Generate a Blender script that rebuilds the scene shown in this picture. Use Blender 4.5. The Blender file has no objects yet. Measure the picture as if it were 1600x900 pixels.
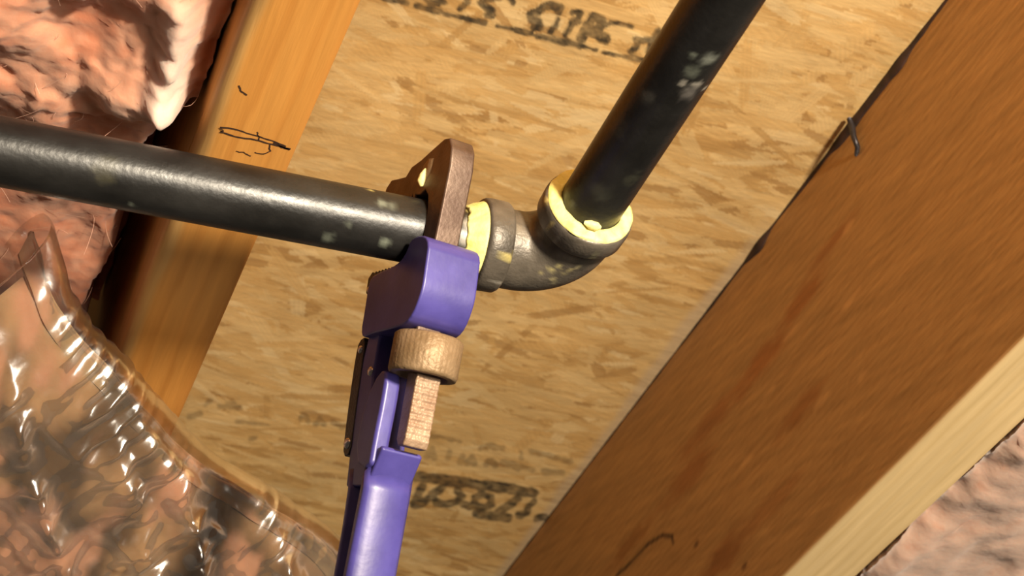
import bpy, bmesh, math, random
import numpy as np
from mathutils import Vector, Matrix

SC = bpy.context.scene
COL = SC.collection
MM = 0.001
Z0 = 1.60                       # height of the camera above the basement floor (m)
FPX = 2800.0                    # focal length in pixels of the 1600 px frame
# rows: camera right / up / back in world axes (X across the joists, Y along them, Z up)
R = np.array([[0.9298073, -0.36758144, -0.01850049],
              [-0.21743692, -0.58917945, 0.77819584],
              [-0.29695045, -0.71954948, -0.62774913]])

# ------------------------------------------------------------------ camera
cam_d = bpy.data.cameras.new('camera')
cam = bpy.data.objects.new('camera', cam_d)
COL.objects.link(cam)
cam_d.sensor_width = 36.0
cam_d.lens = FPX / 1600.0 * 36.0
cam_d.clip_start = 0.01
cam_d.dof.use_dof = True
cam_d.dof.focus_distance = 0.75
cam_d.dof.aperture_fstop = 22.0
M = Matrix(((R[0][0], R[1][0], R[2][0]), (R[0][1], R[1][1], R[2][1]), (R[0][2], R[1][2], R[2][2])))
cam.matrix_world = Matrix.Translation((0, 0, Z0)) @ M.to_4x4()
SC.camera = cam

# ------------------------------------------------------------------ world, lamp, exposure
w = bpy.data.worlds.new('world')
SC.world = w
w.use_nodes = True
w.node_tree.nodes['Background'].inputs[0].default_value = (1.0, 0.84, 0.66, 1)
w.node_tree.nodes['Background'].inputs[1].default_value = 0.07


def lamp(name, pos_mm, power, color, size, target_mm):
    d = bpy.data.lights.new(name, 'AREA')
    d.shape = 'DISK'
    d.size = size
    d.energy = power
    d.color = color
    o = bpy.data.objects.new(name, d)
    COL.objects.link(o)
    p = Vector((pos_mm[0] * MM, pos_mm[1] * MM, Z0 + pos_mm[2] * MM))
    t = Vector((target_mm[0] * MM, target_mm[1] * MM, Z0 + target_mm[2] * MM))
    o.location = p
    o.rotation_euler = (t - p).to_track_quat('-Z', 'Y').to_euler()
    return o


lamp('work_lamp', (405, -740, 95), 49.0, (1.0, 0.86, 0.66), 0.13, (200, 650, 560))
lamp('fill_lamp', (800, -1600, -750), 24.0, (1.0, 0.89, 0.74), 0.9, (150, 600, 500))  # added soft fill from an unseen source, for broad sheen on the plastic

SC.view_settings.view_transform = 'Standard'
SC.view_settings.look = 'None'
SC.view_settings.gamma = 1.0
SC.view_settings.exposure = 0.0
try:
    SC.view_settings.use_curve_mapping = False
except Exception:
    pass


# ------------------------------------------------------------------ numeric helpers
def ray(p):
    v = np.array([(p[0] - 800) / FPX, (450 - p[1]) / FPX, -1.0]) @ R
    return v / np.linalg.norm(v)


def at(p, axis, val):
    """point (mm, camera-centred axes) where the sight line of a pixel meets a plane axis=val"""
    r = ray(p)
    return r * (val / r[axis])


def W(P):
    """mm, camera-centred -> metres, world"""
    P = np.asarray(P, float) * MM
    P = P.copy()
    P[..., 2] += Z0
    return P


def _hash(ix, iy, iz, seed):
    h = (ix.astype(np.int64) * 374761393 + iy.astype(np.int64) * 668265263 + iz.astype(np.int64) * 2147483647 + seed * 1274126177) & 0xFFFFFFFF
    h = ((h ^ (h >> 13)) * 1274126177) & 0xFFFFFFFF
    h = ((h ^ (h >> 16)) * 2246822519) & 0xFFFFFFFF
    return ((h ^ (h >> 15)) & 0xFFFFFF) / float(0xFFFFFF)


def noise(x, y, z=0.0, seed=0):
    x, y, z = np.broadcast_arrays(np.asarray(x, float), np.asarray(y, float), np.asarray(z, float))
    ix, iy, iz = np.floor(x), np.floor(y), np.floor(z)
    fx, fy, fz = x - ix, y - iy, z - iz
    s = lambda t: t * t * t * (t * (6 * t - 15) + 10)
    fx, fy, fz = s(fx), s(fy), s(fz)
    r = 0
    for dx in (0, 1):
        for dy in (0, 1):
            for dz in (0, 1):
                wgt = (fx if dx else 1 - fx) * (fy if dy else 1 - fy) * (fz if dz else 1 - fz)
                r = r + wgt * _hash(ix + dx, iy + dy, iz + dz, seed)
    return r * 2 - 1


def fbm(x, y, z=0.0, seed=0, octv=4, gain=0.5):
    a, s, r = 1.0, 0.0, 0.0
    for i in range(octv):
        r = r + a * noise(np.asarray(x) * 2 ** i, np.asarray(y) * 2 ** i, np.asarray(z) * 2 ** i, seed + 17 * i)
        s += a
        a *= gain
    return r / s


def sstep(a, b, x):
    t = np.clip((x - a) / (b - a), 0, 1)
    return t * t * (3 - 2 * t)


def mix(a, b, t):
    t = np.asarray(t)[..., None]
    return np.asarray(a) * (1 - t) + np.asarray(b) * t


# ------------------------------------------------------------------ scene helpers
def link(o, parent=None):
    COL.objects.link(o)
    if parent is not None:
        o.parent = parent
    return o


def tag(o, label=None, cat=None, group=None, kind=None):
    if label: o['label'] = label
    if cat: o['category'] = cat
    if group: o['group'] = group
    if kind: o['kind'] = kind
    return o


def empty(name, pos_mm, label, cat):
    o = bpy.data.objects.new(name, None)
    o.empty_display_size = 0.02
    link(o)
    o.location = W(np.array(pos_mm))
    tag(o, label, cat)
    bpy.context.view_layer.update()
    return o


def mesh_np(name, V, F, mat, parent=None, col=None, smooth=True):
    """V: world metres (n,3); F: list/array of faces"""
    me = bpy.data.meshes.new(name)
    if isinstance(F, np.ndarray):
        n, k = F.shape
        me.vertices.add(len(V))
        me.vertices.foreach_set('co', np.asarray(V, np.float32).ravel())
        me.loops.add(n * k)
        me.loops.foreach_set('vertex_index', F.astype(np.int32).ravel())
        me.polygons.add(n)
        me.polygons.foreach_set('loop_start', np.arange(0, n * k, k, dtype=np.int32))
        me.polygons.foreach_set('loop_total', np.full(n, k, np.int32))
        me.update(calc_edges=True)
    else:
        me.from_pydata([tuple(v) for v in V], [], F)
    if col is not None:
        a = me.color_attributes.new('Col', 'FLOAT_COLOR', 'POINT')
        c = np.ones((len(V), 4), np.float32)
        c[:, :3] = np.asarray(col).reshape(-1, 3)
        a.data.foreach_set('color', c.ravel())
    me.validate()
    if smooth:
        me.polygons.foreach_set('use_smooth', np.ones(len(me.polygons), bool))
    me.materials.append(mat)
    o = bpy.data.objects.new(name, me)
    link(o)
    if parent is not None:
        o.parent = parent
        o.matrix_parent_inverse = parent.matrix_world.inverted()
    return o


def grid_faces(n, m, wrap=False, flip=False):
    i = np.arange(n - 1)[:, None]
    j = np.arange(m if wrap else m - 1)[None, :]
    j2 = (j + 1) % m
    a = i * m + j
    b = (i + 1) * m + j
    c = (i + 1) * m + j2
    d = i * m + j2
    F = np.stack([a, b, c, d] if not flip else [a, d, c, b], -1).reshape(-1, 4)
    return F


def bm_obj(name, bm, mat, parent=None, smooth=False):
    me = bpy.data.meshes.new(name)
    bmesh.ops.recalc_face_normals(bm, faces=bm.faces[:])
    bm.to_mesh(me)
    bm.free()
    if smooth:
        me.polygons.foreach_set('use_smooth', np.ones(len(me.polygons), bool))
    me.materials.append(mat)
    o = bpy.data.objects.new(name, me)
    link(o)
    if parent is not None:
        o.parent = parent
        o.matrix_parent_inverse = parent.matrix_world.inverted()
    return o


def tube(path, rad, seg=12, cap=True):
    """swept tube through mm points; returns V (mm), faces list"""
    path = np.asarray(path, float)
    n = len(path)
    rad = np.broadcast_to(np.asarray(rad, float), (n,))
    T = np.gradient(path, axis=0)
    T /= np.linalg.norm(T, axis=1)[:, None]
    ref = np.array([0, 0, 1.0]) if abs(T[0][2]) < .9 else np.array([1.0, 0, 0])
    V = []
    U = ref - T[0] * (ref @ T[0])
    U /= np.linalg.norm(U)
    for i in range(n):
        U = U - T[i] * (U @ T[i])
        U /= np.linalg.norm(U)
        B = np.cross(T[i], U)
        a = np.linspace(0, 2 * np.pi, seg, endpoint=False)
        V.append(path[i] + rad[i] * (np.cos(a)[:, None] * U + np.sin(a)[:, None] * B))
    V = np.concatenate(V)
    F = [tuple(f) for f in grid_faces(n, seg, wrap=True)]
    if cap:
        F.append(tuple(range(seg - 1, -1, -1)))
        F.append(tuple(range((n - 1) * seg, n * seg)))
    return V, F


# ------------------------------------------------------------------ materials
def material(name, rough=0.6, color=None, attr=False, metallic=0.0, spec=0.5, var=None, scale=40.0,
             bump=0.0, bscale=300.0, stretch=None, coat=0.0, sheen=0.0, rvar=0.0, sss=0.0):
    m = bpy.data.materials.new(name)
    m.use_nodes = True
    nt = m.node_tree
    b = nt.nodes['Principled BSDF']
    b.inputs['Roughness'].default_value = rough
    b.inputs['Metallic'].default_value = metallic
    if sss:
        b.inputs['Subsurface Weight'].default_value = sss
        b.inputs['Subsurface Radius'].default_value = (1.0, .45, .3)
        b.inputs['Subsurface Scale'].default_value = .007
    b.inputs['Specular IOR Level'].default_value = spec
    if coat: b.inputs['Coat Weight'].default_value = coat
    if sheen:
        b.inputs['Sheen Weight'].default_value = sheen
        b.inputs['Sheen Roughness'].default_value = 0.5
    tc = nt.nodes.new('ShaderNodeTexCoord')
    mp = nt.nodes.new('ShaderNodeMapping')
    nt.links.new(tc.outputs['Object'], mp.inputs[0])
    if stretch: mp.inputs['Scale'].default_value = stretch
    src = None
    if attr:
        a = nt.nodes.new('ShaderNodeAttribute')
        a.attribute_name = 'Col'
        src = a.outputs['Color']
    if var is not None:
        n = nt.nodes.new('ShaderNodeTexNoise')
        n.inputs['Scale'].default_value = scale
        n.inputs['Detail'].default_value = 5
        nt.links.new(mp.outputs[0], n.inputs[0])
        r = nt.nodes.new('ShaderNodeValToRGB')
        r.color_ramp.elements[0].position = 0.35
        r.color_ramp.elements[1].position = 0.68
        nt.links.new(n.outputs['Fac'], r.inputs[0])
        if attr:
            r.color_ramp.elements[0].color = (*var[0], 1)
            r.color_ramp.elements[1].color = (*var[1], 1)
            mx = nt.nodes.new('ShaderNodeMix')
            mx.data_type = 'RGBA'
            mx.blend_type = 'MULTIPLY'
            mx.inputs[0].default_value = 1.0
            nt.links.new(src, mx.inputs[6])
            nt.links.new(r.outputs[0], mx.inputs[7])
            src = mx.outputs[2]
        else:
            r.color_ramp.elements[0].color = (*var[0], 1)
            r.color_ramp.elements[1].color = (*var[1], 1)
            src = r.outputs[0]
        if rvar:
            mr = nt.nodes.new('ShaderNodeMapRange')
            mr.inputs['To Min'].default_value = max(0.02, rough - rvar)
            mr.inputs['To Max'].default_value = min(1, rough + rvar)
            nt.links.new(n.outputs['Fac'], mr.inputs[0])
            nt.links.new(mr.outputs[0], b.inputs['Roughness'])
    if src is not None:
        nt.links.new(src, b.inputs['Base Color'])
    elif color is not None:
        b.inputs['Base Color'].default_value = (*color, 1)
    if bump:
        n2 = nt.nodes.new('ShaderNodeTexNoise')
        n2.inputs['Scale'].default_value = bscale
        n2.inputs['Detail'].default_value = 4
        nt.links.new(mp.outputs[0], n2.inputs[0])
        bp = nt.nodes.new('ShaderNodeBump')
        bp.inputs['Strength'].default_value = bump
        bp.inputs['Distance'].default_value = 0.0015
        nt.links.new(n2.outputs['Fac'], bp.inputs['Height'])
        nt.links.new(bp.outputs[0], b.inputs['Normal'])
    return m


MAT = dict(
    osb=material('strand_board', 0.62, attr=True, spec=0.3, var=((.93, .92, .90), (1.04, 1.03, 1.0)), scale=130, stretch=(.35, 1.6, 1), bump=.12, bscale=260),
    wood=material('sawn_wood', 0.5, attr=True, spec=0.35, var=((.9, .88, .85), (1.05, 1.03, 1.0)), scale=220, stretch=(1, .06, 1), bump=.18, bscale=500),
    pipe=material('black_pipe_paint', 0.37, attr=True, spec=0.42, var=((.7, .7, .7), (1.2, 1.2, 1.2)), scale=60, bump=.10, bscale=420, rvar=.10),
    cast=material('malleable_iron', 0.42, attr=True, metallic=.3, spec=.5, var=((.8, .8, .8), (1.15, 1.15, 1.15)), scale=120, bump=.16, bscale=650),
    dope=material('yellow_thread_sealant', 0.5, attr=True, spec=.4, bump=.3, bscale=500),
    jaw=material('browned_steel', 0.46, metallic=.45, spec=.5, var=((.075, .042, .028), (.15, .10, .072)), scale=90, bump=.10, bscale=700),
    nutm=material('tan_steel', 0.5, metallic=.25, spec=.4, var=((.19, .12, .058), (.29, .195, .11)), scale=110, bump=.3, bscale=600),
    shank=material('worn_shank_steel', 0.45, metallic=.25, spec=.4, var=((.25, .15, .09), (.36, .25, .165)), scale=110, bump=.25, bscale=600),
    purple=material('purple_enamel', 0.38, spec=.5, var=((.044, .035, .18), (.075, .062, .28)), scale=50, bump=.05, bscale=300, coat=.0),
    dark=material('dark_steel', 0.38, metallic=.6, spec=.5, var=((.02, .018, .02), (.05, .045, .05)), scale=120, bump=.25, bscale=700),
    rivet=material('bright_rivet', 0.25, color=(.55, .5, .5), metallic=.9),
    ink=material('pencil_line', 0.7, color=(.045, .02, .012)),
    gap_shade=material('shadow_gap_brown', 0.7, var=((.018, .009, .007), (.05, .022, .015)), scale=120),  # shade of the gap above the right joist, put into colour
    pink=material('pink_glass_wool', 0.95, attr=True, spec=.05, bump=.22, bscale=240, sheen=.2, sss=.35),
    fib=material('glass_fiber', 0.7, color=(.66, .38, .28), spec=.2),
)


def plastic_material(name, tint, gl, rough):
    m = bpy.data.materials.new(name)
    m.use_nodes = True
    nt = m.node_tree
    for n in list(nt.nodes):
        if n.type != 'OUTPUT_MATERIAL': nt.nodes.remove(n)
    out = [n for n in nt.nodes if n.type == 'OUTPUT_MATERIAL'][0]
    tr = nt.nodes.new('ShaderNodeBsdfTransparent')
    tr.inputs[0].default_value = (*tint, 1)
    gs = nt.nodes.new('ShaderNodeBsdfGlossy')
    gs.inputs['Roughness'].default_value = rough
    gs.inputs[0].default_value = (1, 1, 1, 1)
    tc = nt.nodes.new('ShaderNodeTexCoord')
    n2 = nt.nodes.new('ShaderNodeTexNoise')
    n2.inputs['Scale'].default_value = 90
    n2.inputs['Detail'].default_value = 3
    nt.links.new(tc.outputs['Object'], n2.inputs[0])
    bp = nt.nodes.new('ShaderNodeBump')
    bp.inputs['Strength'].default_value = .2
    bp.inputs['Distance'].default_value = .002
    nt.links.new(n2.outputs['Fac'], bp.inputs['Height'])
    nt.links.new(bp.outputs[0], gs.inputs['Normal'])
    lw = nt.nodes.new('ShaderNodeLayerWeight')
    lw.inputs['Blend'].default_value = .35
    mr = nt.nodes.new('ShaderNodeMapRange')
    mr.inputs['To Min'].default_value = gl[0]
    mr.inputs['To Max'].default_value = gl[1]
    nt.links.new(lw.outputs['Fresnel'], mr.inputs[0])
    mx = nt.nodes.new('ShaderNodeMixShader')
    nt.links.new(mr.outputs[0], mx.inputs[0])
    nt.links.new(tr.outputs[0], mx.inputs[1])
    nt.links.new(gs.outputs[0], mx.inputs[2])
    nt.links.new(mx.outputs[0], out.inputs[0])
    return m


MAT['poly'] = plastic_material('clear_polythene', (.93, .90, .85), (.20, .55), .23)

rng = np.random.default_rng(7)
random.seed(7)

# dimensions read off the photograph (mm, camera-centred): joist undersides 505, board underside 735
ZJ, ZC = 505.0, 735.0
LX0, LX1 = 84.5, 123.5          # left joist
RX0, RX1 = 478.5, 517.0         # right joist

# ------------------------------------------------------------------ ceiling: strand board with flakes and stamped print


def build_ceiling():
    dx = 1.15
    x0, x1, y0, y1 = 112.0, 492.0, 420.0, 1330.0
    xs = np.arange(x0, x1, dx)
    ys = np.arange(y0, y1, dx)
    X, Y = np.meshgrid(xs, ys, indexing='ij')
    n, m = X.shape
    pal = np.array([[.62, .42, .18], [.58, .38, .155], [.66, .47, .22], [.55, .345, .13], [.60, .42, .19], [.45, .27, .095], [.69, .52, .27], [.36, .205, .07]])
    pw = np.array([.17, .17, .15, .15, .14, .10, .06, .06])
    C = np.tile(pal[0], (n, m, 1)).astype(float)
    H = np.zeros((n, m))
    N = 9500
    cx = rng.uniform(x0 - 20, x1 + 20, N)
    cy = rng.uniform(y0 - 20, y1 + 20, N)
    ang = np.where(rng.random(N) < .78, rng.normal(0.02, .28, N), rng.uniform(-1.5, 1.5, N))
    ln = rng.uniform(9, 34, N)
    wd = rng.uniform(1.6, 6.0, N)
    ci = rng.choice(len(pal), N, p=pw)
    hs = rng.uniform(-.35, .35, N)
    for k in range(N):
        ca, sa = math.cos(ang[k]), math.sin(ang[k])
        ex = abs(ca) * ln[k] + abs(sa) * wd[k]
        ey = abs(sa) * ln[k] + abs(ca) * wd[k]
        i0 = max(0, int((cx[k] - ex - x0) / dx)); i1 = min(n, int((cx[k] + ex - x0) / dx) + 2)
        j0 = max(0, int((cy[k] - ey - y0) / dx)); j1 = min(m, int((cy[k] + ey - y0) / dx) + 2)
        if i1 <= i0 or j1 <= j0: continue
        u = (X[i0:i1, j0:j1] - cx[k]) * ca + (Y[i0:i1, j0:j1] - cy[k]) * sa
        v = -(X[i0:i1, j0:j1] - cx[k]) * sa + (Y[i0:i1, j0:j1] - cy[k]) * ca
        ragged = 1 + .18 * math.sin(k) * np.sin(v * 1.7 + k)
        mask = (np.abs(u) < ln[k] * ragged) & (np.abs(v) < wd[k] * (1 - .25 * np.abs(u) / ln[k]))
        if not mask.any(): continue
        streak = 1 + .07 * np.sin(v * (2.2 + (k % 5) * .5) + u * .03 + k)
        a = .72
        C[i0:i1, j0:j1][mask] = (1 - a) * C[i0:i1, j0:j1][mask] + a * (pal[ci[k]] * streak[..., None])[mask]
        H[i0:i1, j0:j1][mask] = hs[k] + .02 * v[mask]
    big = fbm(X / 55, Y / 40, 0, 3, 3)
    C *= (1 + .16 * big)[..., None]
    C = np.clip(C, .03, .8)
    # grey dusty adhesive smear along the right joist
    C = mix(C, np.array([.50, .385, .25]), .75 * sstep(466, 474, X + 3 * noise(Y / 30, 3.3)) * sstep(690, 800, Y))

    # print, laid out from stroke lists measured in the photograph
    ink = np.zeros((n, m))
    PC = np.stack([X, Y, np.full_like(X, ZC)], -1) @ R.T
    PX = 800 - FPX * PC[..., 0] / PC[..., 2]
    PY = 450 + FPX * PC[..., 1] / PC[..., 2]
    NZ = fbm(X / 5, Y / 7, 0, 5, 2)

    def stroke(pts, wpx, dens=1.0, soft=1.2):
        nonlocal ink
        hw = wpx * .5
        for a, b in zip(pts[:-1], pts[1:]):
            lo = (min(a[0], b[0]) - hw - 8, min(a[1], b[1]) - hw - 8)
            hi = (max(a[0], b[0]) + hw + 8, max(a[1], b[1]) + hw + 8)
            G = np.array([at(p, 2, ZC)[:2] for p in (lo, hi, (lo[0], hi[1]), (hi[0], lo[1]))])
            i0, i1 = max(0, int((G[:, 0].min() - x0) / dx)), min(n, int((G[:, 0].max() - x0) / dx) + 2)
            j0, j1 = max(0, int((G[:, 1].min() - y0) / dx)), min(m, int((G[:, 1].max() - y0) / dx) + 2)
            if i1 <= i0 or j1 <= j0: continue
            xx, yy = PX[i0:i1, j0:j1], PY[i0:i1, j0:j1]
            dx_, dy_ = b[0] - a[0], b[1] - a[1]
            t = np.clip(((xx - a[0]) * dx_ + (yy - a[1]) * dy_) / max(dx_ * dx_ + dy_ * dy_, 1e-9), 0, 1)
            q = np.hypot(xx - a[0] - t * dx_, yy - a[1] - t * dy_) + 2.2 * NZ[i0:i1, j0:j1]
            val = dens * (1 - sstep(hw - 1.2, hw + 1.8, q))
            ink[i0:i1, j0:j1] = np.maximum(ink[i0:i1, j0:j1], val)

    def zs(ox, oy, k, strokes, dens=1.0):
        for wpx, pts in strokes:
            stroke([(ox + a / k, oy + b / k) for a, b in pts], wpx * 1.15, dens)

    # upper stamp, with its dashed underline
    zs(560, 0, 3.2, [
        (7, [(130, -6), (200, 4)]), (8, [(215, 10), (245, 18)]), (8, [(285, 28), (330, 42)]), (9, [(345, 46), (412, 58)]), (7, [(432, 70), (520, 88)]), (9, [(545, 96), (628, 112)]),
        (6, [(695, 130), (790, 150)]), (9, [(790, 150), (865, 170)]), (9, [(892, 180), (985, 200)]), (9, [(985, 200), (1110, 228)]), (6, [(1110, 228), (1185, 250)]),
        (5, [(1225, 262), (1330, 284)]), (8, [(1330, 284), (1425, 300)]),
        # letters
        (9, [(330, -20), (360, 14), (400, 18)]), (8, [(392, -14), (432, 12)]), (8, [(505, 46), (545, 12), (540, -20)]),
        (9, [(700, -14), (640, -6), (612, 16), (640, 38), (672, 52), (672, 78), (645, 78)]), (9, [(755, -10), (772, 10)]),
        (12, [(1004, 62), (1008, 38), (960, 22), (925, 34), (890, 60), (860, 74), (866, 98), (900, 112), (902, 136), (880, 138)]),
        (8, [(960, 162), (985, 130), (998, 96)]), (7, [(1030, 176), (1060, 132), (1076, 96)]), (9, [(1072, 60), (1110, 66), (1096, 104), (1068, 112)]),
        (13, [(1110, 190), (1146, 140), (1176, 84)]), (14, [(1176, 84), (1216, 104), (1206, 140), (1160, 150)]), (15, [(1166, 152), (1204, 182), (1238, 192)]), (9, [(1136, 120), (1170, 170)]),
        (6, [(1230, 130), (1260, 112), (1300, 116), (1366, 134)]),
        (7, [(1356, 258), (1388, 236), (1396, 206)]), (6, [(1386, 196), (1424, 204)]), (8, [(1448, 270), (1470, 210), (1500, 156)]), (7, [(1440, 198), (1496, 196)]),
    ], .97)
    # lower stamp: solid bar, flowing letters, small text
    zs(620, 640, 4.737, [
        (12, [(60, 480), (130, 492)]), (14, [(130, 492), (330, 516), (600, 556)]), (14, [(600, 556), (860, 590), (1010, 618)]),
        (11, [(120, 700), (150, 650), (190, 565)]), (11, [(125, 712), (200, 690), (262, 630), (335, 574)]), (10, [(268, 650), (292, 690), (365, 704), (440, 684), (482, 640), (446, 600)]),
        (9, [(575, 690), (580, 650), (640, 622), (695, 645), (705, 695), (660, 728), (600, 716)]), (9, [(492, 702), (545, 724), (600, 716)]),
        (13, [(585, 764), (700, 790), (820, 800)]), (11, [(745, 775), (820, 716), (895, 660)]),
        (10, [(900, 782), (960, 764), (968, 742)]), (7, [(960, 735), (1015, 676)]), (10, [(1040, 806), (1100, 796)]),
    ], .95)
    zs(620, 640, 4.737, [
        (8, [(220, 350), (265, 290), (280, 356)]), (7, [(378, 356), (392, 310)]), (8, [(470, 388), (490, 340)]), (9, [(520, 392), (560, 350), (572, 396)]), (8, [(655, 412), (700, 376), (725, 412)]),
        (8, [(620, 288), (700, 268), (780, 290)]), (9, [(790, 388), (860, 406), (905, 440)]), (8, [(930, 430), (1000, 446)]), (6, [(920, 310), (920, 360)]), (7, [(1000, 312), (1110, 336), (1190, 356)]), (8, [(1190, 360), (1280, 384)]),
        (9, [(1095, 458), (1225, 470)]), (6, [(160, 192), (340, 206), (460, 236)]),
    ], .42)
    zs(280, 600, 5.333, [
        (8, [(1010, 300), (1040, 260), (1070, 310)]), (8, [(1140, 340), (1170, 290), (1200, 330)]), (8, [(1285, 320), (1330, 340)]), (8, [(1350, 360), (1400, 350)]),
        (5, [(480, 314), (600, 326), (745, 340)]), (7, [(215, 176), (265, 130)]), (8, [(80, 270), (170, 250)]), (6, [(400, 160), (460, 160)]), (6, [(330, 180), (500, 200)]), (6, [(590, 455), (640, 445)]),
    ], .45)
    ink *= .80 + .35 * fbm(X / 4, Y / 4, 0, 8, 3)
    ink = np.clip(ink, 0, .97)
    C = mix(C, np.array([.028, .024, .018]), ink)

    Z = ZC - H * .15 - .08 * fbm(X / 6, Y / 3, 0, 9, 2)
    V = np.stack([X, Y, Z], -1).reshape(-1, 3)
    F = grid_faces(n, m)
    cols = C.reshape(-1, 3)
    # the rest of the sheet, above and around
    bx = np.array([[a, b, c] for c in (ZC + 1.2, ZC + 19.0) for a, b in ((-420, -300), (1000, -300), (1000, 1700), (-420, 1700))], float)
    k = len(V)
    BF = np.array([[0, 3, 2, 1], [4, 5, 6, 7], [0, 1, 5, 4], [1, 2, 6, 5], [2, 3, 7, 6], [3, 0, 4, 7]]) + k
    o = mesh_np('ceiling', W(np.concatenate([V, bx])), np.concatenate([F, BF]), MAT['osb'], None, np.concatenate([cols, np.tile([.56, .37, .15], (8, 1))]))
    tag(o, 'tan strand board subfloor with black stamped lettering above the joists', 'subfloor', kind='structure')
    return o


build_ceiling()


# basement slab far below, out of frame
fl = bmesh.new()
bmesh.ops.create_cube(fl, size=1.0, matrix=Matrix.Translation((.3, .6, -.05)) @ Matrix.Diagonal((4, 4, .1, 1)))
fo_ = bm_obj('floor', fl, material('concrete_slab', .85, var=((.20, .19, .17), (.30, .28, .26)), scale=6))
tag(fo_, 'grey concrete basement floor below the joists', 'floor', kind='structure')


# ------------------------------------------------------------------ joists
def wood_color(a, b, light, dark, seed, spacing=6.0, warp=5.0, contrast=.6):
    """a along the grain (mm), b across (mm)"""
    wv = warp * fbm(a / 260, b / 60, 0, seed, 3) + 1.2 * fbm(a / 60, b / 10, 0, seed + 5, 2)
    r = (b + wv) / spacing + .6 * noise(b / 40, a / 900, 0, seed + 9)
    f = r - np.floor(r)
    late = sstep(.45, .92, f) * (1 - sstep(.92, 1.0, f))
    fine = fbm(a / 45, b / .9, 0, seed + 3, 3)
    t = np.clip(contrast * late + .22 * fine + .18 * fbm(a / 150, b / 30, 0, seed + 4, 3), 0, 1)
    return mix(light, dark, t)


def strip_board(name, x0, x1, z0, z1, ya, yb, ylo, yhi, corner, colf, step=(2.0, 2.0), wane=None):
    """a sawn joist: loop around the rounded cross-section (x,z), swept along Y; dense where it is seen"""
    loop = []
    st = step[0]
    def seg(a, b):
        L = math.hypot(b[0] - a[0], b[1] - a[1]); k = max(1, int(L / st))
        for i in range(k):
            loop.append((a[0] + (b[0] - a[0]) * i / k, a[1] + (b[1] - a[1]) * i / k))
    cl, cr = corner
    def arc(cx, cz, r, a0, a1, k=6):
        for i in range(k):
            t = a0 + (a1 - a0) * i / k
            loop.append((cx + r * math.cos(t), cz + r * math.sin(t)))
    arc(x0 + cl, z0 + cl, cl, math.pi, 1.5 * math.pi)
    seg((x0 + cl, z0), (x1 - cr, z0))
    arc(x1 - cr, z0 + cr, cr, 1.5 * math.pi, 2 * math.pi)
    seg((x1, z0 + cr), (x1, z1))
    seg((x1, z1), (x0, z1))
    seg((x0, z1), (x0, z0 + cl))
    L = np.array(loop)
    ys = np.concatenate([[ya], np.arange(ylo, yhi, step[1]), [yb]])
    n, m = len(ys), len(L)
    X = np.tile(L[:, 0], (n, 1)); Z = np.tile(L[:, 1], (n, 1)); Y = np.tile(ys[:, None], (1, m))
    cz, cx = (z0 + z1) / 2, (x0 + x1) / 2
    if wane is not None: X, Z = wane(X, Y, Z)
    C = colf(X, Y, Z)
    V = np.stack([X, Y, Z], -1).reshape(-1, 3)
    F = grid_faces(n, m, wrap=True, flip=True)
    o = mesh_np(name, W(V), F, MAT['wood'], None, C)
    return o


def right_colors(X, Y, Z):
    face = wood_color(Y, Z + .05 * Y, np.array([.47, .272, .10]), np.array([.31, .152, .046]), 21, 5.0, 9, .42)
    # knotty reddish streak with torn grain
    for px, py, la, lb, s, c in ((1300, 380, 40, 6, .5, (.30, .10, .02)), (1255, 465, 34, 10, .55, (.33, .11, .02)), (1195, 560, 46, 12, .6, (.34, .12, .025)),
                                 (1250, 640, 34, 9, .5, (.30, .11, .025)), (1110, 660, 60, 11, .5, (.33, .12, .03)), (1075, 745, 50, 12, .5, (.30, .10, .02)),
                                 (1130, 870, 40, 14, .55, (.24, .08, .018)), (985, 850, 44, 9, .45, (.27, .10, .02)), (1205, 790, 50, 9, .35, (.32, .12, .03))):
        p = at((px, py), 0, RX0)
        d = np.hypot((Y - p[1]) / la, (Z - p[2]) / lb) + .35 * fbm(Y / 12, Z / 5, 0, px, 3)
        face = mix(face, np.array(c), 1.35 * s * (1 - sstep(.3, 1.15, d)))
    for px, py, la, lb in ((1325, 355, 9, 3), (1345, 590, 6, 4), (1235, 520, 14, 2.5), (1285, 625, 12, 3), (1165, 720, 10, 4), (1330, 468, 14, 3), (1200, 615, 10, 3)):
        p = at((px, py), 0, RX0)
        d = np.hypot((Y - p[1]) / la, (Z - p[2]) / lb) + .4 * fbm(Y / 8, Z / 4, 0, px, 2)
        face = mix(face, np.array([.66, .38, .15]), .6 * (1 - sstep(.4, 1.1, d)))
    # curved check at the lower end
    pts = [at(p, 0, RX0) for p in ((962, 900), (985, 880), (1010, 852), (1035, 836), (1050, 838), (1052, 848))]
    for a, b in zip(pts[:-1], pts[1:]):
        d = b - a
        t = np.clip(((Y - a[1]) * d[1] + (Z - a[2]) * d[2]) / (d @ d), 0, 1)
        q = np.hypot(Y - a[1] - t * d[1], Z - a[2] - t * d[2])
        face = mix(face, np.array([.05, .016, .008]), .9 * (1 - sstep(.9, 2.2, q)))
    for px, py in ((1088, 850), (1163, 884)):
        p = at((px, py), 0, RX0)
        d = np.hypot((Y - p[1]) / 5, (Z - p[2]) / 2.5)
        face = mix(face, np.array([.08, .025, .012]), .8 * (1 - sstep(.4, 1.1, d)))
    face = face * (1 + .22 * fbm(Y / 30, (Z - .25 * Y) / 2.2, 0, 77, 3))[..., None]
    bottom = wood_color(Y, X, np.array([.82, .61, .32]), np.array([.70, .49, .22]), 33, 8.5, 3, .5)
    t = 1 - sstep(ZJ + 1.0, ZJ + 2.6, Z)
    return mix(face, bottom, t)


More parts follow.
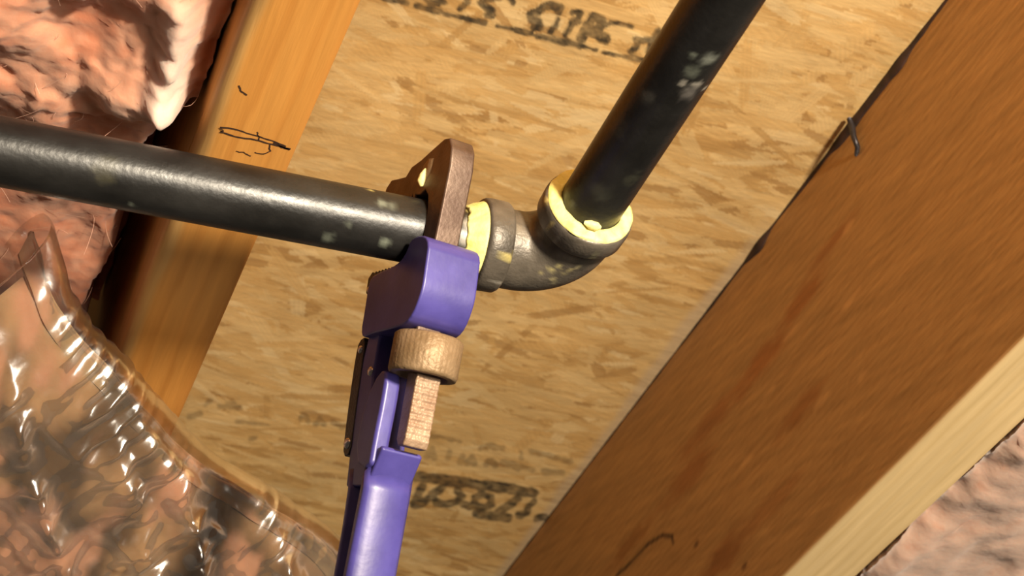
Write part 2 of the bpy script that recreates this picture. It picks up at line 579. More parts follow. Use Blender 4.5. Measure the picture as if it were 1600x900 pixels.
def left_colors(X, Y, Z):
    c = wood_color(Y, X, np.array([.72, .335, .078]), np.array([.56, .225, .042]), 41, 11, 10, .5)
    c = mix(c, np.array([.66, .42, .16]), .7 * (1 - sstep(LX0 + 4, LX0 + 8, X + 1.5 * noise(Y / 40, 0.5, 0, 4))))
    c = mix(c, np.array([.58, .26, .06]), .5 * sstep(LX1 - 6, LX1 - 2, X))
    return c


rj = strip_board('ceiling_joist', RX0, RX1, ZJ, ZC, -250, 1650, 440, 1260, (1.6, 1.6), right_colors, (1.7, 1.7))
tag(rj, 'brown joist with knotty wide face and pale bottom edge, right of the elbow', 'joist')


def wane(X, Y, Z):
    k = 1 - sstep(LX0, LX0 + 9, X)
    Z = Z + np.where(Z < ZJ + 12, k * (1.2 + 1.6 * noise(Y / 55, 1.7, 0, 12)), 0)
    return X, Z


lj = strip_board('ceiling_joist', LX0, LX1, ZJ, ZC, -250, 1650, 380, 900, (5.5, 3.5), left_colors, (1.5, 2.0), wane)
tag(lj, 'orange joist seen from below behind the horizontal black pipe, with scribbled pencil line', 'joist')
# pencil scribble on the underside
pv, pf = [], []
def pencil(pts, wd=.5):
    P = np.array([at(p, 2, ZJ - .15) for p in pts])
    # densify with a slight shake
    Q = []
    for a, b in zip(P[:-1], P[1:]):
        for i in range(4): Q.append(a + (b - a) * i / 4 + np.append(rng.normal(0, .12, 2), 0))
    Q.append(P[-1]); Q = np.array(Q)
    T = np.gradient(Q, axis=0); Nn = np.stack([-T[:, 1], T[:, 0], 0 * T[:, 0]], 1); Nn /= np.linalg.norm(Nn, axis=1)[:, None] + 1e-9
    ww = wd * .5 * (1 + .6 * rng.random(len(Q)))[:, None]
    b0 = len(pv)
    for q, nn, h in zip(Q, Nn, ww):
        pv.extend([q + nn * h, q - nn * h])
    for i in range(len(Q) - 1): pf.append((b0 + 2 * i, b0 + 2 * i + 1, b0 + 2 * i + 3, b0 + 2 * i + 2))
pencil([(344, 199), (372, 203), (400, 212), (425, 220), (447, 229)], .55)
pencil([(344, 206), (366, 213), (400, 219), (425, 225), (453, 234)], .6)
pencil([(344, 199), (350, 205), (344, 206)], .4)
pencil([(402, 206), (405, 214), (404, 219)], .4)
pencil([(422, 226), (421, 232), (423, 236), (412, 241), (398, 238)], .45)
pencil([(428, 222), (440, 230), (454, 233)], .8)
pencil([(369, 236), (380, 238), (392, 244)], .4)
pencil([(374, 134), (376, 141), (386, 149)], .55)
mesh_np('pencil_mark', W(np.array(pv)), pf, MAT['ink'], lj, None, False)

# dark strip standing in for the shadow gap along the top of the right joist, and a bent nail
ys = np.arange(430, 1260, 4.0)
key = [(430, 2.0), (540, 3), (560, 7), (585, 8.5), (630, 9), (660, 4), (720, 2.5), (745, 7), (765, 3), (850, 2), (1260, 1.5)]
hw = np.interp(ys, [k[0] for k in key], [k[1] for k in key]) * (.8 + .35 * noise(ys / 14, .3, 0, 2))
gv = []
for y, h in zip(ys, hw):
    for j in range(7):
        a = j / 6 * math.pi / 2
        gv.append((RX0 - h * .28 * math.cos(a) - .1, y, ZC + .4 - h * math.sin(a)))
mesh_np('shadow_gap_strip', W(np.array(gv)), grid_faces(len(ys), 7), MAT['gap_shade'], rj)
np0 = at((1338, 188), 0, RX0 - 3)
V, F = tube([at(p, 0, RX0 - q) for p, q in (((1327, 186), 5), ((1332, 200), 5), ((1334, 214), 5), ((1340, 230), 3), ((1338, 242), 0))], [1.6, 1.9, 1.7, 1.6, 1.3], 10)
mesh_np('bent_nail', W(V), F, MAT['dark'], rj)


# ------------------------------------------------------------------ glass wool
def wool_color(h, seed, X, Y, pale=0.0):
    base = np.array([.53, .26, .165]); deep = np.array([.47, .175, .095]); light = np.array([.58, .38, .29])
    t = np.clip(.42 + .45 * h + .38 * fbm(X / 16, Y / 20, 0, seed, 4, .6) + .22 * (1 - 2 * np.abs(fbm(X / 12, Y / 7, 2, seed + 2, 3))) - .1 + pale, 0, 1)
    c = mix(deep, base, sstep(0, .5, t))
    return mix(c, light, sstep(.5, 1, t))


def wool_batt(name, xa, xb, ya, yb, zf, step, seed, label, back=70, pale=0.0, fibres=800, flen=(5, 16)):
    xs = np.arange(xa, xb, step); ys = np.arange(ya, yb, step)
    X, Y = np.meshgrid(xs, ys, indexing='ij')
    Z, h = zf(X, Y)
    n, m = X.shape
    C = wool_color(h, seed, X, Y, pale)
    if zf is z_left: C = mix(C, np.array([.70, .53, .44]), np.clip(1.3 * TUFT[-1], 0, .9))
    wob = 1.1 * np.stack([fbm(X / 4, Y / 4, 3, seed, 2), fbm(X / 4, Y / 4, 9, seed, 2), 0 * X], -1)
    V = (np.stack([X, Y, Z], -1) + wob).reshape(-1, 3)
    F = grid_faces(n, m)
    idx = np.arange(n * m).reshape(n, m)
    rim = np.concatenate([idx[:, 0], idx[-1, 1:], idx[-2::-1, -1], idx[0, -2:0:-1]])
    top = V[rim].copy(); top[:, 2] = np.minimum(top[:, 2] + back, ZC - 1.5)
    k = len(V); r = len(rim)
    S = np.stack([rim, np.roll(rim, -1), k + (np.arange(r) + 1) % r, k + np.arange(r)], 1)
    # flat back
    cen = np.array([[(xa + xb) / 2, (ya + yb) / 2, min(top[:, 2].max(), ZC - 1.5)]])
    T = np.stack([k + np.arange(r), k + (np.arange(r) + 1) % r, np.full(r, k + r), np.full(r, k + r)], 1)
    Vall = np.concatenate([V, top, cen])
    Call = np.concatenate([C.reshape(-1, 3), np.tile([.70, .30, .22], (r + 1, 1))])
    me_F = [tuple(f) for f in np.concatenate([F, S])] + [(int(a), int(b), int(c)) for a, b, c, _ in T]
    o = mesh_np(name, W(Vall), me_F, MAT['pink'], None, Call)
    tag(o, label, 'insulation')
    fv, ff = [], []
    for q in range(fibres):
        i, j = rng.integers(2, n - 2), rng.integers(2, m - 2)
        p = V[i * m + j].copy(); L = rng.uniform(*flen); a = rng.uniform(0, 6.28); d = np.array([math.cos(a), math.sin(a), -.02 - .22 * rng.random()])
        bend = rng.normal(0, .22, 3)
        side = np.cross(d, [0, 0, 1]); side /= np.linalg.norm(side); wd = rng.uniform(.05, .13)
        b0 = len(fv)
        for s in range(6):
            fv.extend([p + side * wd, p - side * wd])
            p = p + d * L / 5; d = d + bend
        for s in range(5): ff.append((b0 + 2 * s, b0 + 2 * s + 1, b0 + 2 * s + 3, b0 + 2 * s + 2))
    if fibres:
        fo = mesh_np('loose_fiber', W(np.array(fv)), ff, MAT['fib'], o)
        fo['kind'] = 'stuff'
    return o


ta, tb = at((270, 70), 2, 500), at((256, 185), 2, 500)


def z_left(X, Y):
    wx = X + 7 * fbm(X / 25, Y / 25, 1, 58, 3); wy = Y + 7 * fbm(X / 25, Y / 25, 7, 59, 3)
    b = fbm(wx / 60, wy / 60, 0, 61, 2)
    d = fbm(wx / 20, wy / 24, 0, 63, 3, .5)
    f = 1.3 * fbm(wx / 5, wy / 7, 0, 64, 3, .6) + 1.2 * (1 - 2 * np.abs(fbm(wx / 14 + .5 * b, wy / 9, 3, 67, 3, .6)))
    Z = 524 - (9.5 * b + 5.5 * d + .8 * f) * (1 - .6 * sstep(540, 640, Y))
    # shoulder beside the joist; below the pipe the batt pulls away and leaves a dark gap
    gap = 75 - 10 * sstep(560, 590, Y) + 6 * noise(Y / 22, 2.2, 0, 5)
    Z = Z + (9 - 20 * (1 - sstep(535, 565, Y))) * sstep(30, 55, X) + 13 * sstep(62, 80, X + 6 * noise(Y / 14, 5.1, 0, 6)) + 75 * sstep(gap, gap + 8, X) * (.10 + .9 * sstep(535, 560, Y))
    # a pale tuft that hangs out
    dv = tb - ta
    tt = ((X - ta[0]) * dv[0] + (Y - ta[1]) * dv[1]) / (dv[0] ** 2 + dv[1] ** 2)
    tc = np.clip(tt, 0, 1)
    q = np.hypot(X - ta[0] - tc * dv[0], (Y - ta[1] - tc * dv[1]) * .8) / (7.5 + 2.2 * d)
    k = np.exp(-q ** 2.4) * (.45 + .55 * tc)
    Z = Z - 15 * k
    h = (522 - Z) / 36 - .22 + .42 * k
    TUFT.append(k)
    return np.minimum(Z, ZC - 3), h


TUFT = []
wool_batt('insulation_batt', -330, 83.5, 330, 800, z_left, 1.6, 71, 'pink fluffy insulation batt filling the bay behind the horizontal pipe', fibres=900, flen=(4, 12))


def z_right(X, Y):
    b = fbm(X / 32, Y / 45, 0, 81, 3)
    d = fbm(X / 12, Y / 16, 0, 83, 2)
    Z = 500 - 5.5 * b - .5 * d + 5 * (1 - sstep(517, 530, X))
    return Z, (502 - Z) / 22 + .15


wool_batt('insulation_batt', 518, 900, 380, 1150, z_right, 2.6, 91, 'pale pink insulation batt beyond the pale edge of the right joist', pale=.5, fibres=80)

# drooping batt wrapped in clear plastic, lower left
e1 = np.array([1.0, 1.0]) / math.sqrt(2)
e2 = np.array([-1.0, 1.0]) / math.sqrt(2)
A0 = at((60, 440), 2, 475)[:2]


def droop(S, N):
    """S along the front edge, N back from it (mm) -> points"""
    edge = 4 * fbm(S / 40, .3, 0, 101, 2) - 26 * sstep(110, 230, S)
    r = 9.0
    phi = np.clip(N / r, -math.pi / 2 - .9, math.pi / 2)
    n = np.where(N < r * math.pi / 2, r - r * np.cos(phi), r + N - r * math.pi / 2)
    X = A0[0] + e1[0] * S + e2[0] * (n + edge)
    Y = A0[1] + e1[1] * S + e2[1] * (n + edge)
    start = np.exp(-np.maximum(S + 4, 0) / 16.0)
    Z = 462 + r - r * np.sin(phi) + 26 * start - .06 * S - 75 * (1 - np.exp(-np.maximum(n - 4, 0) / 95))
    P = np.stack([X, Y, Z], -1)
    nr = np.cross(np.gradient(P, axis=0), np.gradient(P, axis=1))
    nr /= np.linalg.norm(nr, axis=-1)[..., None]
    return P, nr


def sheet_grid(step, s0, n0):
    return np.meshgrid(np.arange(s0, 330, step), np.arange(n0, 290, step), indexing='ij')


# fold lines of the plastic: polylines measured on the sheet, with width and drop
folds = []
for pts, wd, dp in (([(52, 445), (95, 490), (132, 562), (160, 612), (205, 690), (262, 750), (300, 815), (325, 900)], 6.5, 9), ([(335, 690), (372, 760), (420, 835), (455, 900)], 6.0, 8),
                    ([(395, 720), (455, 775), (500, 825), (540, 900)], 5.0, 6), ([(10, 610), (50, 690), (95, 775), (120, 850), (150, 920)], 5.5, 6), ([(0, 520), (80, 555), (150, 640), (180, 720), (235, 830)], 7, 4)):
    folds.append(([at(p, 2, 446)[:2] for p in pts], wd, dp))


def fold_depth(X, Y):
    D = np.zeros_like(X); K = np.zeros_like(X)
    for P, wd, dp in folds:
        q = np.full_like(X, 1e9)
        for a, b in zip(P[:-1], P[1:]):
            d = b - a
            t = np.clip(((X - a[0]) * d[0] + (Y - a[1]) * d[1]) / (d @ d), 0, 1)
            q = np.minimum(q, np.hypot(X - a[0] - t * d[0], Y - a[1] - t * d[1]))
        g = np.exp(-(q / wd) ** 1.6)
        D = np.maximum(D, dp * g); K = np.maximum(K, g)
    return D, K


S, N = sheet_grid(2.4, -2, -22)
P, nr = droop(S, N)
out = np.sign(-nr[60, 60, 2])             # +1 where the normal already points down, to the outside
nr = nr * out
D, K = fold_depth(P[..., 0], P[..., 1])
X, Y = P[..., 0], P[..., 1]


def batt_off(S, N, D):
    sd = sstep(4, 34, N)
    return .7 * D * sd + (4 * fbm(S / 45, N / 30, 0, 111, 3) + 1.6 * fbm(S / 9, N / 9, 0, 113, 3)) * (.3 + .7 * sd) - 5


off = batt_off(S, N, D)
P = P + nr * off[..., None]
hh = fbm(X / 20, Y / 34, 0, 115, 3)
C = mix(np.array([.40, .25, .14]), np.array([.13, .08, .045]), np.clip(.6 + 2.2 * fbm(X / 30, Y / 50, 0, 118, 3), 0, 1))
C = mix(C, np.array([.52, .28, .185]), sstep(.05, .4, hh))
n, m = S.shape
top = P
bot = top.copy(); bot = bot - nr * np.where(N < 14, 3.0, 3 + np.minimum(25, (N - 14) * .8))[..., None]
V = np.concatenate([top.reshape(-1, 3), bot.reshape(-1, 3)])
F1 = grid_faces(n, m); F2 = grid_faces(n, m, flip=True) + n * m
idx = np.arange(n * m).reshape(n, m)
rim = np.concatenate([idx[:, 0], idx[-1, 1:], idx[-2::-1, -1], idx[0, -2:0:-1]])
S4 = np.stack([rim, np.roll(rim, -1), np.roll(rim, -1) + n * m, rim + n * m], 1)
db = mesh_np('insulation_batt', W(V), np.concatenate([F1, F2, S4]), MAT['pink'], None, np.concatenate([C.reshape(-1, 3)] * 2))
tag(db, 'brownish pink insulation batt sagging inside clear plastic, below the left joist', 'insulation')

S, N = sheet_grid(1.2, -6, -23)
P, nr = droop(S, N)
nr = nr * out
X, Y = P[..., 0], P[..., 1]
D, K = fold_depth(X, Y)
# fine crinkles crossing the folds
A = X * .64 + Y * .77; B = -X * .77 + Y * .64
fade = sstep(-6, 26, N) * sstep(-4, 14, S)
crk = 1 - np.abs(fbm(A / 10.0, B / 30, 0, 123, 2)) * 2.2
crk2 = fbm(A / 3.4, B / 12, 0, 125, 2)
off = (D + (.6 + 4.6 * K) * crk + (.15 + .7 * K) * crk2 + 3.5 * (1 - 2 * np.abs(fbm((X - Y) / 22, (X + Y) / 60, 0, 127, 2)))) * (.15 + .85 * fade) + 3
lowest = batt_off(S, N, D) + 1.6
off = lowest + np.logaddexp(0, (off - lowest) / .8) * .8
P = P + nr * off[..., None]
n, m = S.shape
V = P.reshape(-1, 3)
pl = mesh_np('plastic_sheet', W(V), grid_faces(n, m), MAT['poly'])
tag(pl, 'crinkled clear plastic sheet with bright glints, sagging in front of the left joist', 'plastic sheet')

# ------------------------------------------------------------------ pipes and elbow
PD = np.array([.99902904, -.0224206, .0379250]); PP = np.array([100, 521.55, 468.44])
def pl_at(x): return PP + PD * ((x - 100) / PD[0])
EC = np.array([234.4, 518.6, 473.8])       # centre of the elbow
RD = np.array([0, -1.0, 0.0])
RP = np.array([234.4, 518.6, 474.2])


def cyl_hit(p, P, d, r):
    """where a pixel's sight line first meets a cylinder"""
    v = ray(p)
    a = v - d * (v @ d); b = -P - d * (-P @ d)
    A, B, C = a @ a, 2 * a @ b, b @ b - r * r
    D = B * B - 4 * A * C
    t = (-B - math.sqrt(max(D, 0))) / (2 * A)
    return v * t


def pipe_mesh(name, P, d, s0, s1, r, spots, label, seed, step=1.6, seg=72):
    ref = np.array([0, 0, 1.0]); U = ref - d * (ref @ d); U /= np.linalg.norm(U); Bv = np.cross(d, U)
    s = np.arange(s0, s1 + .01, step); a = np.linspace(0, 2 * np.pi, seg, endpoint=False)
    Sg, Ag = np.meshgrid(s, a, indexing='ij')
    V = P + Sg[..., None] * d + r * (np.cos(Ag)[..., None] * U + np.sin(Ag)[..., None] * Bv)
    base = np.array([.0095, .009, .0085])
    t = fbm(Sg / 22, Ag * 2.2, 0, seed, 3)
    C = mix(base, base * 1.7, np.clip(.5 + .9 * t, 0, 1))
    for (p, rad, c, st) in spots:
        q = cyl_hit(p, P, d, r)
        D = np.linalg.norm(V - q, axis=-1) / rad + .55 * fbm(V[..., 0] / 2.2, V[..., 1] / 2.2, V[..., 2] / 2.2, int(p[0]), 2)
        C = mix(C, np.array(c) * .8, .75 * st * (1 - sstep(.2, 1.3, D)))
    n, m = Sg.shape
    # wall: inner bore
    Vi = P + Sg[[0, -1]][..., None] * d + (r - 3) * (np.cos(Ag[[0, -1]])[..., None] * U + np.sin(Ag[[0, -1]])[..., None] * Bv)
    Vall = np.concatenate([V.reshape(-1, 3), Vi.reshape(-1, 3)])
    Call = np.concatenate([C.reshape(-1, 3), np.tile(base, (2 * m, 1))])
    F = grid_faces(n, m, wrap=True)
    j = np.arange(m); j2 = (j + 1) % m; k = n * m
    F = np.concatenate([F, np.stack([j, j2, k + j2, k + j], 1), np.stack([(n - 1) * m + j, k + m + j, k + m + j2, (n - 1) * m + j2], 1),
                        np.stack([k + j, k + j2, k + m + j2, k + m + j], 1)])
    o = mesh_np(name, W(Vall), F, MAT['pipe'], None, Call)
    tag(o, label, 'pipe')
    return o


grn = (.30, .33, .26); wht = (.62, .57, .48); yel = (.80, .66, .22)
lp = pipe_mesh('gas_pipe', PP, PD, -520, (208 - 100) / PD[0], 13.35,
          [((598, 318), 2.2, grn, .8), ((612, 322), 2.5, grn, .5), ((600, 380), 2.4, grn, .8), ((512, 372), 3, grn, .5), ((578, 297), 1.3, yel, .8), ((545, 350), 1.5, grn, .4),
           ((738, 352), 4.2, wht, .95), ((728, 372), 3.5, wht, .9), ((733, 330), 1.6, yel, .6), ((205, 320), 1.4, grn, .5), ((165, 265), 5, (.10, .09, .05), .6), ((420, 305), 3, (.12, .12, .11), .5)],
          'black painted pipe running level behind the wrench, across the orange joist', 131)
rp = pipe_mesh('gas_pipe', RP, RD, 14, 820, 12.9,
          [((1108, 92), 3.4, (.36, .38, .32), .85), ((1083, 86), 1.6, grn, .6), ((1080, 112), 3, grn, .45), ((1066, 130), 1.6, wht, .75), ((1088, 132), 2, wht, .7), ((1078, 146), 4, (.22, .20, .18), .8), ((1102, 137), 1.3, wht, .8),
           ((1100, 150), 1, wht, .6), ((1010, 152), 3.5, (.10, .095, .08), .7), ((1062, 205), 1.6, wht, .6), ((965, 195), 5, (.075, .07, .055), .7), ((990, 280), 4, (.06, .06, .04), .7), ((935, 300), 5, (.06, .06, .045), .7), ((893, 318), 1.6, grn, .7)],
          'scuffed black pipe slanting upward from the yellow ring of the elbow, parallel to the joists', 133)
el = empty('pipe_elbow', EC, 'dark cast iron elbow with yellow thread sealant joining the two black pipes', 'pipe fitting')


def paint_iron(V, seed, spots=()):
    base = np.array([.115, .097, .076])
    t = fbm(V[..., 0] / 7, V[..., 1] / 7, V[..., 2] / 7, seed, 3)
    C = mix(base * .7, base * 1.5, np.clip(.5 + .9 * t, 0, 1))
    for q, rad, c, st in spots:
        D = np.linalg.norm(V - q, axis=-1) / rad + .6 * fbm(V[..., 0] / 1.5, V[..., 1] / 1.5, V[..., 2] / 1.5, 3, 2)
        C = mix(C, np.array(c), st * (1 - sstep(.4, 1.1, D)))
    return C


# body: bent barrel
Rb = 19.0
path, rad = [], []
for s in np.linspace(-34, -Rb, 5): path.append(EC + PD * s)
cen = EC - PD * Rb + RD * Rb
for a in np.linspace(0, math.pi / 2, 30)[1:]:
    path.append(cen - RD * Rb * math.cos(a) + PD * Rb * math.sin(a))
for s in np.linspace(Rb, 33, 5)[1:]: path.append(EC + RD * s)
Vb, Fb = tube(path, 16.4, 64)
def nearest_pixel(V, p):
    """body vertex first met by a pixel's sight line"""
    v = ray(p); t = V @ v
    d = np.linalg.norm(V - t[:, None] * v, axis=1)
    k = np.where(d < d.min() + 1.2)[0]
    return V[k[np.argmin(t[k])]]
marks = [((858, 425), 2.0, (.55, .47, .22), .8), ((872, 420), 1.6, (.55, .47, .22), .7), ((866, 440), 1.8, (.50, .42, .22), .7), ((890, 428), 1.5, (.5, .42, .2), .7), ((845, 430), 1.4, (.5, .42, .2), .6),
         ((868, 448), 1.5, (.42, .36, .2), .6), ((905, 421), 1.5, (.42, .36, .2), .7), ((880, 432), 1.4, (.5, .42, .2), .5), ((815, 355), 2.5, (.3, .26, .2), .5)]
mesh_np('elbow_body', W(Vb), Fb, MAT['cast'], el, paint_iron(Vb, 141, [(nearest_pixel(Vb, p), r, c, s) for p, r, c, s in marks]))


def ring(P, d, prof, seg=72, wobble=None):
    """lathe of (s along d, r) pairs round P; closed profile"""
    ref = np.array([0, 0, 1.0]); U = ref - d * (ref @ d); U /= np.linalg.norm(U); Bv = np.cross(d, U)
    a = np.linspace(0, 2 * np.pi, seg, endpoint=False)
    V = []
    for i, (s, r) in enumerate(prof):
        s2, r2 = np.full(seg, float(s)), np.full(seg, float(r))
        if wobble: s2, r2 = wobble(i, a, s2, r2)
        V.append(P + s2[:, None] * d + r2[:, None] * (np.cos(a)[:, None] * U + np.sin(a)[:, None] * Bv))
    k = len(prof)
    V = np.concatenate(V)
    F = grid_faces(k + 1, seg, wrap=True) % (k * seg)
    return V, F


bead = [(22.5, 13.5), (22.0, 16.6), (22.4, 18.2), (23.5, 18.9), (30.0, 19.1), (32.0, 18.9), (33, 18.2), (33, 16.0), (32, 13.8)]
for nm, d, sd, sp in (('elbow_collar', -PD, 151, [((790, 400), 2.2, yel, .6), ((775, 440), 1.5, wht, .6), ((788, 320), 1.5, yel, .5)]),
                      ('elbow_collar', RD, 153, [((868, 372), 2.2, (.4, .36, .28), .6), ((850, 308), 2, yel, .7), ((925, 398), 1.8, (.4, .37, .2), .5), ((858, 345), 1.5, yel, .5)])):
    V, F = ring(EC + d * (2.4 if sd == 151 else 1.2), d, bead)
    mesh_np(nm, W(V), F, MAT['cast'], el, paint_iron(V, sd, [(nearest_pixel(V, p), r, c, s) for p, r, c, s in sp]))

def dope_color(V, seed, dark=.4):
    t = fbm(V[..., 0] / 3, V[..., 1] / 3, V[..., 2] / 3, seed, 3)
    c = mix(np.array([.74, .655, .18]), np.array([.80, .73, .32]), np.clip(.5 + t, 0, 1))
    return mix(c, np.array([.35, .24, .05]), dark * sstep(.28, .6, fbm(V[..., 0] / 5, V[..., 1] / 5, V[..., 2] / 5, seed + 3, 2)))


def wob1(i, a, s, r):
    k = (1, 2, 3, 4, 5)
    s = s + (i in k) * .7 * fbm(np.cos(a) * 2.5 + i * .2, np.sin(a) * 2.5, 1, 161, 3)
    r = r + (i in (4, 5)) * 1.0 * fbm(np.cos(a) * 2.2, np.sin(a) * 2.2, 2, 163, 3)
    return s, r
V, F = ring(EC + RD * 1.2, RD, [(28, 12.7), (35.2, 13.0), (34.7, 14.2), (34.2, 15.6), (34, 17.2), (33.5, 18.4), (32.6, 18.3), (30, 16)], 96, wob1)
ds = mesh_np('thread_sealant', W(V), F, MAT['dope'], el, dope_color(V, 165, .5))
def wob2(i, a, s, r):
    s = s + (i in (1, 2)) * 1.6 * fbm(np.cos(a) * 2.4, np.sin(a) * 2.4, 1, 171, 3)
    r = r + (i in (2, 3, 4)) * .6 * fbm(np.cos(a) * 2.5 + i, np.sin(a) * 2.5, 2, 173, 3)
    return s, r
V, F = ring(EC - PD * 2.4, -PD, [(30, 13.0), (41.5, 13.3), (40, 14.2), (37, 15.6), (34.6, 16.8), (32.4, 17.6), (30, 16)], 96, wob2)
mesh_np('thread_sealant', W(V), F, MAT['dope'], el, dope_color(V, 175, .35))
# a dab of sealant on the pipe at the mouth of the elbow
q = cyl_hit((926, 352), RP, RD, 13.0)
V, F = tube([q + np.array([-3.5, 0, .5]), q + np.array([-1.5, -.6, -.4]), q + np.array([1.2, -.4, -.5]), q + np.array([3.4, .4, .3])], [.7, 1.9, 2.0, .7], 12)
mesh_np('sealant_dab', W(V), F, MAT['dope'], el, np.tile([.80, .70, .28], (len(V), 1)))

# ------------------------------------------------------------------ pipe wrench
WO = pl_at(155.0)
def wframe(a, yaw, roll):
    u = np.array([0, -math.sin(a), math.cos(a)]); o = np.array([0, math.cos(a), math.sin(a)]); t = np.array([1.0, 0, 0])
    t2 = t * math.cos(yaw) + o * math.sin(yaw); o2 = o * math.cos(yaw) - t * math.sin(yaw)
    t3 = t2 * math.cos(roll) + u * math.sin(roll); u3 = u * math.cos(roll) - t2 * math.sin(roll)
    return t3, o2, u3
WT, WOv, WU = wframe(math.radians(28), math.radians(10), math.radians(-1.0))
T0 = 22.0
def wl(t, o, u):
    """wrench-local (t thickness, o depth, u up the tool) -> mm"""
    return WO + WT * (T0 + t) + WOv * o + WU * u

wr = empty('pipe_wrench', wl(0, 0, -210), 'purple handled pipe wrench with brown hook jaw clamped on the level black pipe', 'wrench')


def extrude(name, poly, half, mat, bevel=1.0, segs=3, half2=None, parent=None, tshift=0.0):
    bm = bmesh.new()
    va = [bm.verts.new(W(wl(tshift - half, o, u))) for o, u in poly]
    vb = [bm.verts.new(W(wl(tshift + half, o, u))) for o, u in poly]
    n = len(poly)
    bm.faces.new(va); bm.faces.new(vb[::-1])
    for i in range(n): bm.faces.new((va[i], vb[i], vb[(i + 1) % n], va[(i + 1) % n]))
    bmesh.ops.recalc_face_normals(bm, faces=bm.faces[:])
    if bevel:
        bmesh.ops.bevel(bm, geom=[e for e in bm.edges if e.calc_face_angle(0) > .25], offset=bevel * MM, segments=segs, profile=.6, affect='EDGES', clamp_overlap=True)
    o = bm_obj(name, bm, mat, parent or wr)
    for p in o.data.polygons: p.use_smooth = True
    md = o.modifiers.new('weld_normals', 'WEIGHTED_NORMAL')
    return o


def smooth_poly(pts, it=2):
    """corner cutting for pts flagged round"""
    P = list(pts)
    for _ in range(it):
        Q = []
        for i in range(len(P)):
            a, b = np.array(P[i], float), np.array(P[(i + 1) % len(P)], float)
            Q.append(tuple(a * .75 + b * .25)); Q.append(tuple(a * .25 + b * .75))
        P = Q
    return P


# hook jaw: shank, neck and beak with teeth that bite the pipe
beak = [(-27, -46), (-29, 24), (-27.5, 32), (-24, 36.5), (-19, 37), (-10, 34.5), (0, 31.5), (8, 30), (12, 26.5), (20, 27), (26, 27.5), (30, 24.5), (31, 19.5), (29, 15.5)]
teeth = []
o = 27.0
while o > -3:
    teeth += [(o, 13.6), (o - 1.6, 16.2)]
    o -= 3.0
beak += teeth + [(-6, 15.5), (-10, 17), (-13.5, 14), (-15.5, 8), (-18, -46)]
extrude('hook_jaw', beak, 5.3, MAT['jaw'], .9, 2, tshift=-1.2)
# raised boss on the jaw's cheek and a drop of sealant in it
bm = bmesh.new()
bp = [(-14, 31), (-8, 32), (-3, 29), (-2, 22), (-5, 18.5), (-9, 19), (-13, 24)]
va = [bm.verts.new(W(wl(-5.2, a, b))) for a, b in bp]; vb = [bm.verts.new(W(wl(-6.6, a * .8 - 1.4, (b - 25) * .8 + 25))) for a, b in bp]
bm.faces.new(vb)
for i in range(len(bp)): bm.faces.new((va[i], va[(i + 1) % len(bp)], vb[(i + 1) % len(bp)], vb[i]))
bm_obj('jaw_boss', bm, MAT['nutm'], wr, True)
V, F = tube([wl(-6.7, -6.8, 26.5), wl(-7.2, -6.8, 23.5), wl(-7.2, -6.6, 21), wl(-6.6, -6.4, 19)], [.4, 1.5, 2.0, .8], 12)
mesh_np('sealant_drop', W(V), F, MAT['dope'], wr, np.tile([.80, .70, .30], (len(V), 1)))
# threads on the lower shank
bm = bmesh.new()
thr = []
for k in range(10):
    u = -61 - k * 2.6
    for (oo, uu) in ((-29.7, u), (-29.2, u - 1.3)): thr.append((oo + .6, uu))
lower = [(-29.0, -59.5)] + thr + [(-28, -87.5), (-23, -87.5), (-21, -85), (-20, -58)]
extrude('threaded_shank', lower, 5.2, MAT['shank'], 1.6, 3, tshift=1.6)

# housing: casting that wraps the shank
hs = smooth_poly([(-34, -7), (-35.5, -20), (-36.5, -30), (-31, -41), (-18, -42.5), (4, -42.5), (14.5, -44), (15.5, -30), (17, -18), (8, -16.5), (-8, -15.5), (-14.5, -12), (-17, -5)], 2)
extrude('housing', hs, 11.6, MAT['purple'], 3.2, 4)
# heel jaw under the pipe, teeth up
hp = [(34, -16), (34, -22.5), (30, -25), (-13, -25), (-13, -16)]
oo = -12.0
tt = []
while oo < 23:
    tt += [(oo, -15.6), (oo + 1.8, -13.5)]
    oo += 3.0
hp = [(26, -16), (25.5, -22.5), (20, -25), (-13, -25)] + tt
extrude('heel_jaw', hp, 8.2, MAT['dark'], .5, 2)

# knurled nut
bm = bmesh.new()
ko, kr = -22.5, 13.6
seg = 120
prof = [(-43.2, 7.5), (-43.2, 12.6), (-44.2, kr), (-57.8, kr), (-59.2, 13.2), (-59.4, 10.5), (-56.5, 9.4), (-56.5, 7)]
rows = []
for u, r in prof:
    row = []
    for i in range(seg):
        a = 2 * math.pi * i / seg
        rr = r + (.12 * math.cos(a * 40) if r >= kr else 0)
        row.append(bm.verts.new(W(wl(1.6 + rr * math.sin(a), ko + rr * math.cos(a), u))))
    rows.append(row)
for r0, r1 in zip(rows[:-1], rows[1:]):
    for i in range(seg): bm.faces.new((r0[i], r0[(i + 1) % seg], r1[(i + 1) % seg], r1[i]))
bm_obj('adjusting_nut', bm, MAT['nutm'], wr, True)

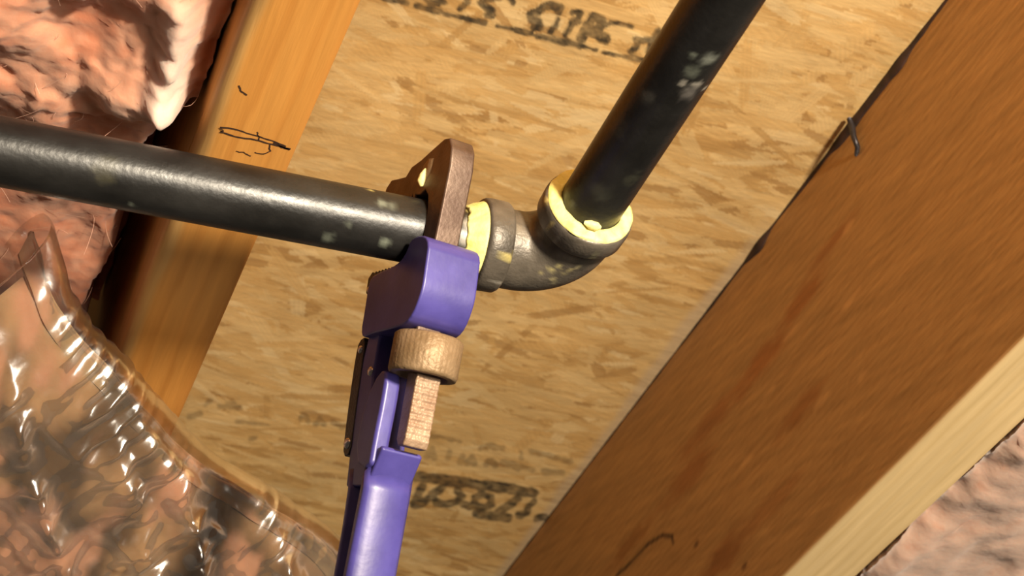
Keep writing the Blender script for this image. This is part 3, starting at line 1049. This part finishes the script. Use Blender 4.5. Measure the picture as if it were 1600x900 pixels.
# handle: neck with the shank window, then an I-section bar
neck = [(2, -38), (12, -38), (13.5, -52), (12, -68), (9.5, -86), (6, -104), (-13, -104), (-17, -98), (-21.5, -89.5), (-19.5, -88.2), (-14, -91), (-9, -92), (-5, -89), (-3, -80), (-1, -66), (1, -60)]
extrude('handle_neck', neck, 8.8, MAT['purple'], 2.0, 3)
prong = smooth_poly([(-16, -59.5), (-9, -58), (0, -70), (0, -94), (-17, -99), (-16.5, -86), (-17, -72)], 1)
extrude('neck_prong', prong, 3.4, MAT['purple'], 1.6, 3, tshift=-7.2)
bm = bmesh.new()
def isec(f, b, hf):
    """I-section outline in (t,o): front o=f, back o=b"""
    return [(-hf, f + 1.8), (-hf + 1.8, f + .5), (-hf * .5, f - .4), (0, f - .8), (hf * .5, f - .4), (hf - 1.8, f + .5), (hf, f + 1.8), (hf, f + 5), (3.8, f + 7), (3.8, b - 6), (hf * .9, b - 4.5), (hf * .9, b - 1), (hf * .9 - 1, b), (-hf * .9 + 1, b), (-hf * .9, b - 1), (-hf * .9, b - 4.5), (-3.8, b - 6), (-3.8, f + 7), (-hf, f + 5)]
rows = []
for u, f, b, hf in ((-97, -16, 6, 9.8), (-105, -16, 4, 10), (-120, -16, 2, 10.1), (-140, -16, 1, 10.2), (-170, -16, 1, 10.3), (-220, -16, 1, 10.4), (-270, -16, 1, 10.4), (-300, -16, 1, 10)):
    rows.append([bm.verts.new(W(wl(t, o, u))) for t, o in isec(f, b, hf)])
for r0, r1 in zip(rows[:-1], rows[1:]):
    k = len(r0)
    for i in range(k): bm.faces.new((r0[i], r0[(i + 1) % k], r1[(i + 1) % k], r1[i]))
bm.faces.new(rows[0]); bm.faces.new(rows[-1][::-1])
ho = bm_obj('handle', bm, MAT['purple'], wr, True)
ho.modifiers.new('weld_normals', 'WEIGHTED_NORMAL')

# spring plate up the back of the tool, with its rivets
sp = smooth_poly([(14, -42), (20.5, -43.5), (21, -50), (19, -66), (16.5, -82), (14, -92), (7, -91), (9, -80), (12, -60)], 1)
spo = extrude('spring_plate', sp, 9.2, MAT['dark'], .6, 2)
def rivet(t, o, u, r, par=None):
    bm = bmesh.new()
    rows = []
    for k in range(6):
        a = k / 5 * math.pi / 2
        rr, hh = r * math.cos(a), r * .6 * math.sin(a)
        rows.append([bm.verts.new(W(wl(t - hh, o + rr * math.cos(b), u + rr * math.sin(b)))) for b in np.linspace(0, 2 * math.pi, 16, endpoint=False)])
    for r0, r1 in zip(rows[:-1], rows[1:]):
        for i in range(16): bm.faces.new((r0[i], r0[(i + 1) % 16], r1[(i + 1) % 16], r1[i]))
    bm_obj('rivet', bm, MAT['rivet'], par or wr, True)
rivet(-9.2, 17, -47.5, 1.7, spo)
rivet(-9.2, 11.5, -86.5, 2.3, spo)
rivet(-8.8, 3.5, -57.5, 2.0)
rivet(-8.2, 22.5, -21.3, 1.5)
